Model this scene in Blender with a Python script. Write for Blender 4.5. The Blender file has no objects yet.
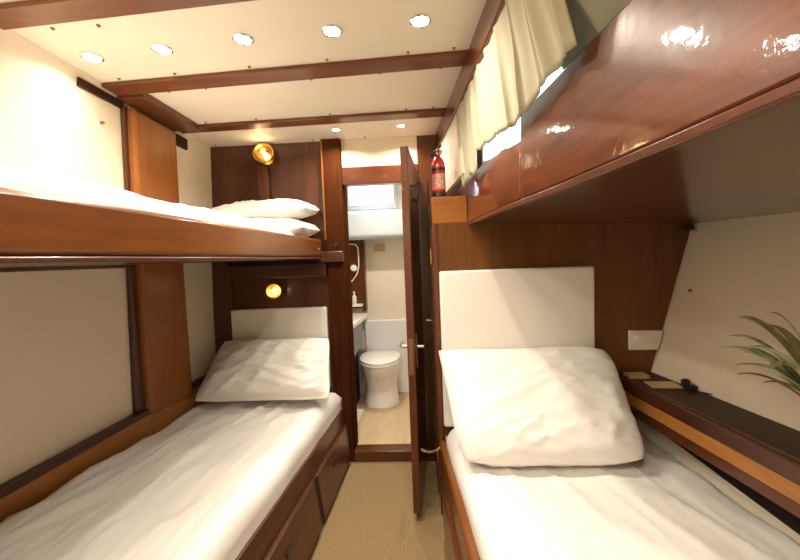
import bpy, bmesh, math, random
from mathutils import Vector, Matrix, noise
random.seed(7)
S = bpy.context.scene
COL = S.collection
PI = math.pi
CREAM_E = (1.0, 0.80, 0.56)

# ------------------------------------------------------------------ materials
def new_mat(name):
    m = bpy.data.materials.new(name); m.use_nodes = True
    nt = m.node_tree
    return m, nt, nt.nodes['Principled BSDF']

def plain(name, col, rough=0.5, metal=0.0, coat=0.0, emit=None, es=0.0, bump=0.0, bscale=60, spec=0.5, var=0.0, sss=0):
    m, nt, b = new_mat(name)
    b.inputs['Base Color'].default_value = (*col, 1)
    b.inputs['Roughness'].default_value = rough
    b.inputs['Metallic'].default_value = metal
    b.inputs['Coat Weight'].default_value = coat
    b.inputs['Specular IOR Level'].default_value = spec
    if emit:
        b.inputs['Emission Color'].default_value = (*emit, 1)
        b.inputs['Emission Strength'].default_value = es
    tc = nt.nodes.new('ShaderNodeTexCoord')
    if bump or var:
        n = nt.nodes.new('ShaderNodeTexNoise'); n.inputs['Scale'].default_value = bscale
        n.inputs['Detail'].default_value = 4
        nt.links.new(tc.outputs['Object'], n.inputs['Vector'])
        if bump:
            bp = nt.nodes.new('ShaderNodeBump'); bp.inputs['Strength'].default_value = bump
            bp.inputs['Distance'].default_value = 0.004
            nt.links.new(n.outputs['Fac'], bp.inputs['Height']); nt.links.new(bp.outputs['Normal'], b.inputs['Normal'])
        if var:
            r = nt.nodes.new('ShaderNodeValToRGB')
            r.color_ramp.elements[0].position = 0.3; r.color_ramp.elements[1].position = 0.7
            r.color_ramp.elements[0].color = (*[c * (1 - var) for c in col], 1)
            r.color_ramp.elements[1].color = (*[min(1, c * (1 + var)) for c in col], 1)
            nt.links.new(n.outputs['Fac'], r.inputs['Fac']); nt.links.new(r.outputs['Color'], b.inputs['Base Color'])
    return m

def wood(name, dark, light, axis='y', rough=0.28, coat=0.5, crough=0.08, scale=9.0, bump=0.0, spec=0.35):
    """grain runs along `axis`"""
    m, nt, b = new_mat(name)
    tc = nt.nodes.new('ShaderNodeTexCoord')
    mp = nt.nodes.new('ShaderNodeMapping')
    s = {'x': (0.09, 1, 1), 'y': (1, 0.09, 1), 'z': (1, 1, 0.09)}[axis]
    mp.inputs['Scale'].default_value = s
    nt.links.new(tc.outputs['Object'], mp.inputs['Vector'])
    n1 = nt.nodes.new('ShaderNodeTexNoise'); n1.inputs['Scale'].default_value = scale
    n1.inputs['Detail'].default_value = 6; n1.inputs['Roughness'].default_value = 0.6; n1.inputs['Distortion'].default_value = 0.8
    n2 = nt.nodes.new('ShaderNodeTexNoise'); n2.inputs['Scale'].default_value = scale * 9
    n2.inputs['Detail'].default_value = 3
    mix = nt.nodes.new('ShaderNodeMix'); mix.data_type = 'FLOAT'
    mix.inputs[0].default_value = 0.35
    for n in (n1, n2): nt.links.new(mp.outputs['Vector'], n.inputs['Vector'])
    nt.links.new(n1.outputs['Fac'], mix.inputs[2]); nt.links.new(n2.outputs['Fac'], mix.inputs[3])
    r = nt.nodes.new('ShaderNodeValToRGB')
    r.color_ramp.elements[0].position = 0.32; r.color_ramp.elements[1].position = 0.68
    r.color_ramp.elements[0].color = (*dark, 1); r.color_ramp.elements[1].color = (*light, 1)
    nt.links.new(mix.outputs[0], r.inputs['Fac'])
    nt.links.new(r.outputs['Color'], b.inputs['Base Color'])
    b.inputs['Roughness'].default_value = rough
    b.inputs['Coat Weight'].default_value = coat
    b.inputs['Coat Roughness'].default_value = crough
    b.inputs['Specular IOR Level'].default_value = spec
    if bump:
        nb = nt.nodes.new('ShaderNodeTexNoise'); nb.inputs['Scale'].default_value = 26; nb.inputs['Detail'].default_value = 5
        nt.links.new(tc.outputs['Object'], nb.inputs['Vector'])
        bp = nt.nodes.new('ShaderNodeBump'); bp.inputs['Strength'].default_value = bump; bp.inputs['Distance'].default_value = 0.01
        nt.links.new(nb.outputs['Fac'], bp.inputs['Height'])
        nt.links.new(bp.outputs['Normal'], b.inputs['Normal']); nt.links.new(bp.outputs['Normal'], b.inputs['Coat Normal'])
    return m

M = {}
M['panel'] = plain('cream_lining', (0.78, 0.69, 0.54), 0.55, var=0.02, bscale=3)
M['ceil'] = plain('ceiling_panel', (0.74, 0.67, 0.56), 0.5, var=0.02, bscale=3)
M['head_white'] = plain('bathroom_white', (0.82, 0.84, 0.86), 0.35)
M['head_blue'] = plain('bathroom_pale_blue', (0.55, 0.62, 0.68), 0.4)
M['head_cream'] = plain('bathroom_cream', (0.82, 0.76, 0.64), 0.45)
M['sheet'] = plain('white_sheet', (0.84, 0.81, 0.77), 0.85, bump=0.15, bscale=220)
M['pillow'] = plain('white_pillowcase', (0.84, 0.81, 0.76), 0.85, bump=0.15, bscale=220)
M['headboard'] = plain('cream_leather', (0.80, 0.76, 0.69), 0.42, bump=0.05, bscale=200)
M['carpet'] = plain('beige_carpet', (0.27, 0.185, 0.092), 0.95, bump=0.8, bscale=160, var=0.35, spec=0.1)
M['mah_y'] = wood('mahogany_y', (0.060, 0.015, 0.006), (0.135, 0.038, 0.012), 'y')
M['mah_x'] = wood('mahogany_x', (0.060, 0.015, 0.006), (0.135, 0.038, 0.012), 'x')
M['mah_z'] = wood('mahogany_z', (0.060, 0.015, 0.006), (0.135, 0.038, 0.012), 'z')
M['dark_x'] = wood('dark_mahogany_x', (0.045, 0.013, 0.006), (0.10, 0.030, 0.011), 'x', 0.35, 0.3, 0.2)
M['dark_y'] = wood('dark_mahogany_y', (0.045, 0.013, 0.006), (0.10, 0.030, 0.011), 'y', 0.35, 0.3, 0.2)
M['dark_z'] = wood('dark_mahogany_z', (0.05, 0.015, 0.007), (0.115, 0.036, 0.013), 'z', 0.32, 0.4, 0.15)
M['teak_y'] = wood('honey_wood_y', (0.105, 0.031, 0.005), (0.21, 0.066, 0.010), 'y', 0.32, 0.4, 0.1, scale=7)
M['teak_x'] = wood('honey_wood_x', (0.20, 0.065, 0.010), (0.34, 0.12, 0.02), 'x', 0.32, 0.35, 0.12, scale=7)
M['teak_z'] = wood('honey_wood_z', (0.20, 0.063, 0.011), (0.33, 0.115, 0.022), 'z', 0.42, 0.15, 0.25, scale=7)
M['bulk_z'] = wood('bulkhead_veneer', (0.085, 0.027, 0.006), (0.165, 0.056, 0.012), 'z', 0.3, 0.3, 0.12, scale=6)
M['gloss_y'] = wood('glossy_mahogany', (0.050, 0.011, 0.004), (0.17, 0.043, 0.010), 'y', 0.3, 0.85, 0.04, scale=7, bump=0.06, spec=.2)
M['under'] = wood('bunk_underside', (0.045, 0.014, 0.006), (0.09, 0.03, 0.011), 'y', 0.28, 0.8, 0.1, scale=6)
M['beam_x'] = wood('beam_mahogany', (0.085, 0.024, 0.008), (0.165, 0.052, 0.016), 'x', 0.4, 0.15, 0.2)
M['beam_y'] = wood('beam_mahogany_y', (0.07, 0.02, 0.007), (0.14, 0.042, 0.014), 'y', 0.35, 0.3, 0.15)
M['shelf'] = wood('shelf_top_dark', (0.030, 0.012, 0.008), (0.055, 0.022, 0.014), 'y', 0.5, 0.1, 0.3, spec=.2)
M['oak'] = wood('pale_oak_floor', (0.50, 0.36, 0.21), (0.66, 0.50, 0.32), 'y', 0.45, 0.1, 0.3, scale=6)
M['post'] = wood('matt_mahogany_z', (0.040, 0.012, 0.005), (0.085, 0.026, 0.009), 'z', 0.65, 0.0, 0.2, spec=.0)
M['ebony'] = plain('ebonised_strip', (0.032, 0.011, 0.005), 0.6, spec=.2)
M['honey_l'] = wood('light_honey_wood', (0.30, 0.115, 0.025), (0.46, 0.20, 0.05), 'y', 0.4, 0.2, 0.2, scale=7)
M['old_brass'] = plain('tarnished_brass', (0.36, 0.27, 0.15), 0.35, 1.0)
M['brass'] = plain('brass', (0.60, 0.38, 0.10), 0.25, 1.0)
M['gold'] = plain('gold_card', (0.72, 0.56, 0.27), 0.4, 0.5)
M['chrome'] = plain('chrome', (0.75, 0.75, 0.76), 0.15, 1.0)
M['bronze'] = plain('bronze_plate', (0.30, 0.16, 0.08), 0.35, 0.8)
M['black'] = plain('black_plastic', (0.012, 0.012, 0.013), 0.4)
M['shadow_gap'] = plain('painted_recess_shade', (0.02, 0.012, 0.01), 0.8)  # near-black colour stands in for the shade in gaps and recesses
M['white_pl'] = plain('white_plastic', (0.78, 0.72, 0.64), 0.35)
M['ceramic'] = plain('white_ceramic', (0.86, 0.84, 0.80), 0.12, coat=0.5)
M['counter'] = plain('white_counter', (0.85, 0.83, 0.79), 0.2, coat=0.3)
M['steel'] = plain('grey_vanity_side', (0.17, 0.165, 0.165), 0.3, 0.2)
M['red'] = plain('red_enamel', (0.42, 0.012, 0.016), 0.25, coat=0.4)
M['label'] = plain('extinguisher_label', (0.55, 0.20, 0.17), 0.5)
M['label_w'] = plain('label_print', (0.78, 0.62, 0.55), 0.5)
M['curtain'] = plain('pale_green_curtain', (0.40, 0.375, 0.265), 0.9, bump=0.15, bscale=250)
M['curtain2'] = plain('grey_green_curtain', (0.28, 0.29, 0.22), 0.9, bump=0.15, bscale=250)
M['lamp'] = plain('downlight_lens', (1, 1, 1), 0.3, emit=(1.0, 0.93, 0.80), es=14)
M['bulb'] = plain('warm_bulb', (1, 0.9, 0.7), 0.3, emit=(1.0, 0.78, 0.42), es=14)
M['day'] = plain('daylight_glass', (0.8, 0.9, 1), 0.05, emit=(0.86, 0.93, 1.0), es=3.2)
M['day2'] = plain('daylight_skylight', (0.8, 0.9, 1), 0.05, emit=(0.88, 0.94, 1.0), es=2.8)
M['frame_grey'] = plain('grey_window_frame', (0.6, 0.62, 0.65), 0.4)
M['tan'] = plain('tan_box', (0.48, 0.33, 0.15), 0.5)
M['hose'] = plain('white_hose', (0.85, 0.83, 0.80), 0.3)
M['pot'] = plain('white_pot', (0.75, 0.73, 0.70), 0.3)
M['soil'] = plain('dark_soil', (0.03, 0.02, 0.012), 0.95, bump=0.8, bscale=90)

def leaf_mat():
    m, nt, b = new_mat('aloe_leaf')
    tc = nt.nodes.new('ShaderNodeTexCoord')
    n = nt.nodes.new('ShaderNodeTexNoise'); n.inputs['Scale'].default_value = 18; n.inputs['Detail'].default_value = 3
    r = nt.nodes.new('ShaderNodeValToRGB')
    r.color_ramp.elements[0].color = (0.22, 0.26, 0.09, 1); r.color_ramp.elements[1].color = (0.62, 0.62, 0.33, 1)
    r.color_ramp.elements[0].position = .3; r.color_ramp.elements[1].position = .7
    nt.links.new(tc.outputs['Object'], n.inputs['Vector']); nt.links.new(n.outputs['Fac'], r.inputs['Fac'])
    nt.links.new(r.outputs['Color'], b.inputs['Base Color']); b.inputs['Roughness'].default_value = .45
    return m
M['leaf'] = leaf_mat()
M['leaf_dry'] = plain('dry_leaf_tip', (0.12, 0.07, 0.03), 0.8)

# ------------------------------------------------------------------ mesh builder
class MB:
    def __init__(s): s.v = []; s.f = []
    def add(s, vs, fs):
        o = len(s.v); s.v += [Vector(p) for p in vs]; s.f += [[i + o for i in f] for f in fs]; return s
    def hexa(s, p):   # p: 4 bottom (ccw from above) + 4 top
        return s.add(p, [(3, 2, 1, 0), (4, 5, 6, 7), (0, 1, 5, 4), (1, 2, 6, 5), (2, 3, 7, 6), (3, 0, 4, 7)])
    def box(s, x0, x1, y0, y1, z0, z1):
        return s.hexa([(x0, y0, z0), (x1, y0, z0), (x1, y1, z0), (x0, y1, z0), (x0, y0, z1), (x1, y0, z1), (x1, y1, z1), (x0, y1, z1)])
    def obox(s, c, ax, ay, az):   # oriented box, half-axis vectors
        c, ax, ay, az = map(Vector, (c, ax, ay, az))
        return s.hexa([c - ax - ay - az, c + ax - ay - az, c + ax + ay - az, c - ax + ay - az, c - ax - ay + az, c + ax - ay + az, c + ax + ay + az, c - ax + ay + az])
    def loops(s, rings, cap0=True, cap1=True, closed=True):
        n = len(rings[0]); o = len(s.v)
        for r in rings: s.v += [Vector(p) for p in r]
        for i in range(len(rings) - 1):
            for j in range(n if closed else n - 1):
                k = (j + 1) % n
                s.f.append([o + i * n + j, o + i * n + k, o + (i + 1) * n + k, o + (i + 1) * n + j])
        if cap0: s.f.append([o + j for j in reversed(range(n))])
        if cap1: s.f.append([o + (len(rings) - 1) * n + j for j in range(n)])
        return s
    def lathe(s, prof, c, axis=(0, 0, 1), n=24):   # prof: (radius, along)
        a = Vector(axis).normalized()
        t = Vector((1, 0, 0)) if abs(a.x) < .9 else Vector((0, 1, 0))
        u = a.cross(t).normalized(); w = a.cross(u)
        c = Vector(c)
        rings = [[c + a * h + (u * math.cos(2 * PI * j / n) + w * math.sin(2 * PI * j / n)) * max(r, 1e-4) for j in range(n)] for r, h in prof]
        return s.loops(rings)
    def ring(s, prof, c, n=28):   # closed ring profile turned about z
        c = Vector(c); prof = prof + [prof[0]]
        rings = [[c + Vector((r * math.cos(2 * PI * j / n), r * math.sin(2 * PI * j / n), h)) for j in range(n)] for r, h in prof]
        return s.loops(rings, False, False)
    def tube(s, path, r, n=10):
        path = [Vector(p) for p in path]; rings = []
        up = Vector((0.13, 0.21, 1)).normalized()
        for i, p in enumerate(path):
            d = (path[min(i + 1, len(path) - 1)] - path[max(i - 1, 0)]).normalized()
            u = d.cross(up)
            if u.length < .1: u = d.cross(Vector((1, 0, 0)))
            u.normalize(); w = d.cross(u)
            rr = r[i] if isinstance(r, (list, tuple)) else r
            rings.append([p + (u * math.cos(2 * PI * j / n) + w * math.sin(2 * PI * j / n)) * rr for j in range(n)])
        return s.loops(rings)
    def grid(s, fn, nu, nv, flip=False):
        o = len(s.v)
        for i in range(nu + 1):
            for j in range(nv + 1): s.v.append(Vector(fn(i / nu, j / nv)))
        for i in range(nu):
            for j in range(nv):
                q = [o + i * (nv + 1) + j, o + (i + 1) * (nv + 1) + j, o + (i + 1) * (nv + 1) + j + 1, o + i * (nv + 1) + j + 1]
                s.f.append(q[::-1] if flip else q)
        return s
    def slab(s, a, b):   # a,b: lists of matching rails (front / back pts); each a[i] is a cross-section polygon
        return s
    def build(s, name, mat, parent=None, bevel=0.0, seg=2, angle=35, subsurf=0):
        me = bpy.data.meshes.new(name)
        off = wloc(parent) if parent else Vector()
        me.from_pydata([tuple(p - off) for p in s.v], [], s.f); 
        bm = bmesh.new(); bm.from_mesh(me); bmesh.ops.recalc_face_normals(bm, faces=bm.faces); bm.to_mesh(me); bm.free()
        for p in me.polygons: p.use_smooth = True
        me.set_sharp_from_angle(angle=math.radians(angle))
        o = bpy.data.objects.new(name, me); COL.objects.link(o)
        if mat: me.materials.append(M[mat] if isinstance(mat, str) else mat)
        if parent: o.parent = parent
        if bevel:
            b = o.modifiers.new('bevel', 'BEVEL'); b.width = bevel; b.segments = seg; b.limit_method = 'ANGLE'; b.angle_limit = math.radians(40)
        if subsurf:
            b = o.modifiers.new('subsurf', 'SUBSURF'); b.levels = subsurf; b.render_levels = subsurf
        return o

def wloc(o):
    v = Vector()
    while o: v += o.location; o = o.parent
    return v

def thing(name, label, cat, loc=(0, 0, 0), group=None):
    o = bpy.data.objects.new(name, None); COL.objects.link(o); o.location = loc; o.empty_display_size = .05
    o['label'] = label; o['category'] = cat
    if group: o['group'] = group
    return o
def tag(o, label, cat, group=None):
    o['label'] = label; o['category'] = cat
    if group: o['group'] = group
    return o
def struct(o): o['kind'] = 'structure'; return o
def lerp(a, b, t): return a + (b - a) * t
def interp(tab, y):
    tab = sorted(tab)
    if y <= tab[0][0]: return tab[0][1]
    for (a, p), (b, q) in zip(tab, tab[1:]):
        if y <= b: return lerp(p, q, (y - a) / (b - a))
    return tab[-1][1]
def smooth_interp(tab, y):
    # average of nearby samples rounds the corners of the table
    return sum(interp(tab, y + d) for d in (-.12, -.06, 0, .06, .12)) / 5

YF = 2.40      # far bulkhead
YR = 1.85      # head panel of the right bunks
YB = -1.0      # bulkhead behind the viewpoint
ZC = 2.10

def hullL(y, z):
    top = -1.305 + .046 * (YF - y); bot = -1.355 - .096 * (YF - y)
    t = (z - .6) / 1.5
    return lerp(bot, top, t)
def hullR(y, z):
    a = 1.149 + .12 * (YR - y)
    return a + (z - .73) * (.191 / .709)

# ------------------------------------------------------------------ room shell
f = MB().box(-1.9, 1.9, YB, YF, -.05, 0).build('floor', 'carpet'); struct(f)
ceil = MB().box(-1.6, .9, YB, 3.6, ZC, ZC + .04).build('ceiling', 'ceil'); struct(ceil)

def wallL():
    m = MB()
    m.grid(lambda u, v: (hullL(lerp(YB, YF + .02, u), lerp(0, ZC + .01, v)), lerp(YB, YF + .02, u), lerp(0, ZC + .01, v)), 24, 12)
    m.grid(lambda u, v: (hullL(lerp(YB, YF + .02, u), lerp(0, ZC + .01, v)) - .03, lerp(YB, YF + .02, u), lerp(0, ZC + .01, v)), 24, 12)
    return m
struct(wallL().build('wall_left', 'panel'))
def wallR():
    m = MB()
    for d in (0, .03):
        m.grid(lambda u, v: (hullR(lerp(YB, YF, u), lerp(0.0, 1.75, v)) + d, lerp(YB, YF, u), lerp(0.0, 1.75, v)), 24, 12)
    return m
struct(wallR().build('wall_right', 'panel'))
struct(MB().box(-1.9, 1.9, YB - .05, YB, 0, 2.2).build('wall_back', 'panel'))

# far bulkhead (door wall)
m = MB().box(-1.42, -.56, YF, YF + .05, 0, ZC)
struct(m.build('wall_front', 'dark_z'))
struct(MB().box(.035, .30, YF - .01, YF + .05, 0, ZC).build('wall_front_side', 'mah_z'))
struct(MB().box(-.565, -.449, YF - .045, YF + .14, 0, ZC).build('trim_1', 'post', bevel=.006))
struct(MB().box(-.449, .035, YF - .03, YF + .05, 1.812, 1.922).build('trim_2', 'mah_x', bevel=.004))
struct(MB().box(-.449, .035, YF - .005, YF + .03, 1.922, ZC).build('trim_3', 'panel'))
struct(MB().box(-.449, .09, YF - .05, YF + .05, 0, .072).build('trim_4', 'mah_x', bevel=.005))
struct(MB().box(.04, .088, YF - .03, YF + .05, .072, 1.812).build('trim_5', 'dark_z', bevel=.003))
# narrow pale bead on the left post and the corner stile of the lower bunk recess
struct(MB().box(-.572, -.562, YF - .05, YF - .01, 1.47, ZC).build('trim_6', 'teak_z'))
struct(MB().box(-1.345, -1.215, YF - .03, YF + .0, 0, 1.36).build('trim_7', 'dark_z', bevel=.004))

# ------------------------------------------------------------------ ceiling: beams, side fascia, screws
def beam(label, yl, yr, xl, xr, w, th=.016):
    m = MB().hexa([(xl, yl - w / 2, ZC - th), (xr, yr - w / 2, ZC - th), (xr, yr + w / 2, ZC - th), (xl, yl + w / 2, ZC - th),
                   (xl, yl - w / 2, ZC), (xr, yr - w / 2, ZC), (xr, yr + w / 2, ZC), (xl, yl + w / 2, ZC)])
    return tag(m.build('ceiling_beam', 'beam_x', bevel=.003), label, 'beam', 'flat wooden beams across the ceiling')
beam('brown ceiling beam nearest the viewer, cut off at the top left corner', 1.10, 1.005, -1.26, .25, .085)
beam('longest brown ceiling beam, just beyond the row of five downlights', 1.565, 1.485, -1.30, .235, .092)
beam('brown ceiling beam nearest the door wall, before the two small downlights', 2.055, 2.012, -1.30, .19, .082)
c = MB().box(-1.30, -1.15, 1.60, 2.02, ZC - .03, ZC).build('beam_shelf', 'beam_y', bevel=.003)
tag(c, 'short brown lengthwise plank between two ceiling beams over the wooden hull post', 'plank')
# dark clamp strips where the beam ends meet the hull
def clamp(name, y0, y1, z0, z1, th, lab):
    m = MB().hexa([(hullL(y0, z0) - .0, y0, z0), (hullL(y0, z0) + th, y0, z0), (hullL(y1, z0) + th, y1, z0), (hullL(y1, z0), y1, z0),
                   (hullL(y0, z1), y0, z1), (hullL(y0, z1) + th, y0, z1), (hullL(y1, z1) + th, y1, z1), (hullL(y1, z1), y1, z1)])
    return m.build(name, 'ebony', bevel=.002)
tag(clamp('edge_strip', 1.40, 1.63, 2.035, 2.068, .010, ''), 'dark wooden strip under the left end of the longest ceiling beam', 'strip', 'dark strips at the beam ends')
tag(clamp('edge_strip', 1.96, 2.12, 2.00, 2.06, .012, ''), 'dark wooden strip under the left end of the ceiling beam near the door wall', 'strip', 'dark strips at the beam ends')

# fascia at the right edge of the ceiling, side lining below it
FAS = [(2.42, .150), (1.6, .216), (1.1, .248), (.5, .27), (-1, .30)]
def fx(y): return smooth_interp(FAS, y)
def railed(fn_in, fn_out, ys):   # swept quad sections
    m = MB(); rings = []
    for y in ys: rings.append(fn_in(y))
    m.loops(rings)
    return m
ys = [2.42 - i * 3.42 / 30 for i in range(31)]
m = MB().loops([[(fx(y), y, ZC + .005), (fx(y), y, ZC - .105), (fx(y) + .035, y, ZC - .105), (fx(y) + .035, y, ZC + .005)] for y in ys])
struct(m.build('trim_8', 'mah_y', bevel=.004))
# slanted side lining beyond the fascia, with a long window
def lin_x(y, z): return fx(y) + .03 + (2.0 - z) * lerp(.9, .15, max(0, min(1, (y - 1.45) / .5)))
ysl = [2.42 - i * .037 for i in range(20)]
m = MB().loops([[(fx(y) + .012, y, ZC - .10), (fx(y) + .024, y, 1.708), (fx(y) + .044, y, 1.708), (fx(y) + .032, y, ZC - .10)] for y in ysl if y > 1.70])
struct(m.build('wall_right_upper', 'panel'))
# window sheet behind the curtains, leaning outwards
def win_x(y, z): return smooth_interp([(1.95, .37), (1.4, .44), (.9, .50), (0, .53), (-1, .53)], y)
yw = [1.95 - i * 2.95 / 24 for i in range(25)]
m = MB().loops([[(win_x(y, 2.1), y, 2.10), (win_x(y, 1.55), y, 1.53), (win_x(y, 1.55) + .03, y, 1.53), (win_x(y, 2.05) + .03, y, 2.10)] for y in yw])
wl = struct(m.build('wall_right_cabin_side', 'panel'))
def winpane(y0, y1, z0, z1, off, th):
    mm = MB()
    pts = []
    for y in (y0, y1):
        pts.append([(win_x(y, z0) - off, y, z0), (win_x(y, z1) - off, y, z1), (win_x(y, z1) - off - th, y, z1), (win_x(y, z0) - off - th, y, z0)])
    return mm.loops(pts)
for i, (a, b) in enumerate(((.90, 1.91), (-.5, .62)), 1):
    w = struct(winpane(a, b, 1.70, 2.07, .002, .004).build('window_%d' % i, 'day'))
    fr = MB()
    for q in ((a - .03, b + .03, 2.06, 2.09), (a - .03, b + .03, 1.68, 1.71), (a - .03, a, 1.70, 2.07), (b, b + .03, 1.70, 2.07)):
        mm = winpane(q[0], q[1], q[2], q[3], .002, .014); fr.add(mm.v, mm.f)
    fr.build('window_frame', 'white_pl', w)

# small toggles / screws along the beams
def screw(x, y, z=ZC): MB().lathe([(.0, -.006), (.004, -.006), (.006, -.002), (.006, .004)], (x, y, z), n=10).build('screw', 'bronze', ceil)
for x in (-1.17, -.93, -.62, -.31, -.0, .17): screw(x, lerp(1.565, 1.485, (x + 1.3) / 1.535) - .065)
for x in (-1.05, -.88, -.41, -.12, .13): screw(x, lerp(1.565, 1.485, (x + 1.3) / 1.535) + .07)
for x in (-1.1, -.82, -.42, -.02, .12): screw(x, lerp(2.055, 2.012, (x + 1.3) / 1.49) - .06)
for x in (-1.25, -.95, -.62, -.29): screw(x, 2.36)
for x in (-1.12, -.97): screw(x, 1.17)

# ------------------------------------------------------------------ downlights
def downlight(x, y, r, lab, power, grp):
    t = thing('downlight', lab, 'ceiling light', (x, y, ZC), grp)
    MB().ring([(r, 0.002), (r * 1.28, 0.002), (r * 1.28, -.004), (r * 1.12, -.007), (r, -.004)], (x, y, ZC)).build('bezel', 'chrome', t)
    MB().lathe([(0.0005, -.0035), (r * .98, -.0035), (r * .98, .001), (0.0005, .001)], (x, y, ZC), n=28).build('lens', 'lamp', t)
    l = bpy.data.lights.new('downlight_beam', 'AREA'); l.shape = 'DISK'; l.size = r * 1.7; l.energy = power; l.color = (1, .895, .74); l.spread = math.radians(150)
    o = bpy.data.objects.new('downlight_beam', l); COL.objects.link(o); o.location = (0, 0, -.012); o.parent = t
PW = 5.0
row = [(-1.14, 1.334), (-.865, 1.313), (-.561, 1.286), (-.251, 1.274), (.043, 1.252)]
ords = ['leftmost of the five bright downlights in the front row', 'second from the left of the five front ceiling downlights', 'middle one of the five front ceiling downlights', 'fourth from the left of the five front ceiling downlights', 'rightmost of the five front downlights, beside the green curtain']
for (x, y), lb in zip(row, ords): downlight(x, y, .027, lb, PW * (.25 if x < -1 else .8 if x < -.8 else 1), 'front row of recessed downlights')
downlight(-.437, 2.196, .022, 'small ceiling downlight above the door post, left of the far pair', PW * .8, 'two small downlights by the door wall')
downlight(-.056, 2.188, .022, 'small ceiling downlight above the open door, right of the far pair', PW * .8, 'two small downlights by the door wall')
for x, y in ((-.95, .05), (-.45, .05), (.02, .05), (-1.0, -.5), (-.4, -.5)):  # out-of-view lamps, added as fill for the beds and right hull
    downlight(x, y, .027, 'unseen ceiling downlight added behind the viewpoint for fill light', PW * 1.15, 'unseen fill downlights added at the rear')

# ------------------------------------------------------------------ hull post and left lining joinery
def hull_strip(name, mat, y0, y1, z0, z1, th, lean=0, off=0, n=14, bevel=.004):
    rings = []
    for i in range(n + 1):
        z = lerp(z0, z1, i / n); d = lean * (1 - (z - z0) / (z1 - z0))
        a, b = y0 + d, y1 + d
        rings.append([(hullL(a, z) - .002 + off, a, z), (hullL(a, z) + th, a, z), (hullL(b, z) + th, b, z), (hullL(b, z) - .002 + off, b, z)])
    return MB().loops(rings).build(name, mat, bevel=bevel, seg=3)
tag(hull_strip('hull_post', 'teak_z', 1.635, 1.945, .58, 2.045, .055, lean=.14, bevel=.016), 'wide honey-brown wooden post on the left hull, passing behind the upper bunk', 'post')
struct(hull_strip('trim_9', 'dark_z', 1.618, 1.640, 1.30, 2.052, .02, lean=.071))
struct(hull_strip('trim_10', 'dark_z', 1.668, 1.75, .58, 1.36, .022, lean=.06))
def hull_rail(name, mat, y0, y1, zf, h, th, bevel=.004, n=12, x_off=0):
    rings = []
    for i in range(n + 1):
        y = lerp(y0, y1, i / n); z = zf(y)
        rings.append([(hullL(y, z) + x_off - .002, y, z), (hullL(y, z) + x_off + th, y, z), (hullL(y, z + h) + x_off + th, y, z + h), (hullL(y, z + h) + x_off - .002, y, z + h)])
    return MB().loops(rings).build(name, mat, bevel=bevel)
struct(hull_rail('trim_11', 'dark_y', YB, 1.68, lambda y: 1.335, .03, .03))
zs = lambda y: .575 + .04 * (y - 1.1)
struct(hull_rail('trim_12', 'dark_y', YB, YF - .02, lambda y: zs(y) - .012, .03, .045))
tag(hull_rail('side_board', 'honey_l', YB, YF - .02, lambda y: zs(y) - .16, .148, .04), 'honey-brown wooden board along the left hull beside the lower mattress', 'board')
# tiny toggle on the lining next to the post
for (y, z) in ((1.52, 1.94), (1.985, 1.93)):
    p = (hullL(y, z), y, z)
    tag(MB().lathe([(.0, .012), (.005, .012), (.007, .004), (.007, 0)], p, axis=(1, 0, 0), n=12).build('lining_screw', 'bronze'), 'small dark screw in the cream hull lining, ' + ('left' if y < 1.7 else 'right') + ' of the wooden post top', 'screw')

# ------------------------------------------------------------------ left upper bunk
def bxl(y): return -.587 - .036 * (YF - y) + .02 * math.exp(-((y - 1.3) / .6) ** 2) * 0
t = thing('upper_bunk', 'left upper bunk with a glossy orange-brown front board', 'bunk bed', (-.95, 1.2, 1.36))
m = MB(); rings = []
ysb = [YF - .055 - i * (YF - .055 - YB) / 30 for i in range(31)]
for y in ysb:
    x = bxl(y); rings.append([(x, y, 1.358), (x, y, 1.470), (x - .035, y, 1.470), (x - .035, y, 1.358)])
m.loops(rings).build('front_board', 'teak_y', t, bevel=.012, seg=3)
m = MB().loops([[(bxl(y) - .03, y, 1.350), (bxl(y) - .03, y, 1.385), (hullL(y, 1.37) + .004, y, 1.385), (hullL(y, 1.37) + .004, y, 1.350)] for y in ysb])
m.build('bunk_base', 'dark_y', t)
m = MB().loops([[(bxl(y) + .002, y, 1.346), (bxl(y) + .002, y, 1.358), (bxl(y) - .04, y, 1.358), (bxl(y) - .04, y, 1.346)] for y in ysb])
m.build('bottom_lip', 'dark_y', t, bevel=.003)
MB().lathe([(.0, .006), (.008, .005), (.011, .001), (.011, -.004)], (bxl(2.27) + .001, 2.27, 1.405), axis=(1, 0, 0), n=14).build('screw_cap', 'brass', t)
# support cleats under it on the far bulkhead
MB().box(-1.21, -.568, YF - .07, YF - .0, 1.235, 1.325).build('support_cleat', 'dark_x', t, bevel=.008)
MB().box(-.60, -.455, YF - .10, YF - .046, 1.325, 1.392).build('support_bracket', 'dark_x', t, bevel=.006)
MB().lathe([(.0, .02), (.012, .02), (.015, .0), (.012, -.0)], (-.50, YF - .055, 1.43), axis=(0, -1, 0), n=14).build('catch', 'black', t)

# ------------------------------------------------------------------ bedding
def fold(p, seed, sc=1.0, aniso=(1, 1)):
    q = Vector((p[0] * aniso[0] * sc + seed, p[1] * aniso[1] * sc, seed * .7))
    n = noise.noise(q); r = max(0, 1 - abs(n) * 1.7)
    return r ** 3 * 1.6 - .4

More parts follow.
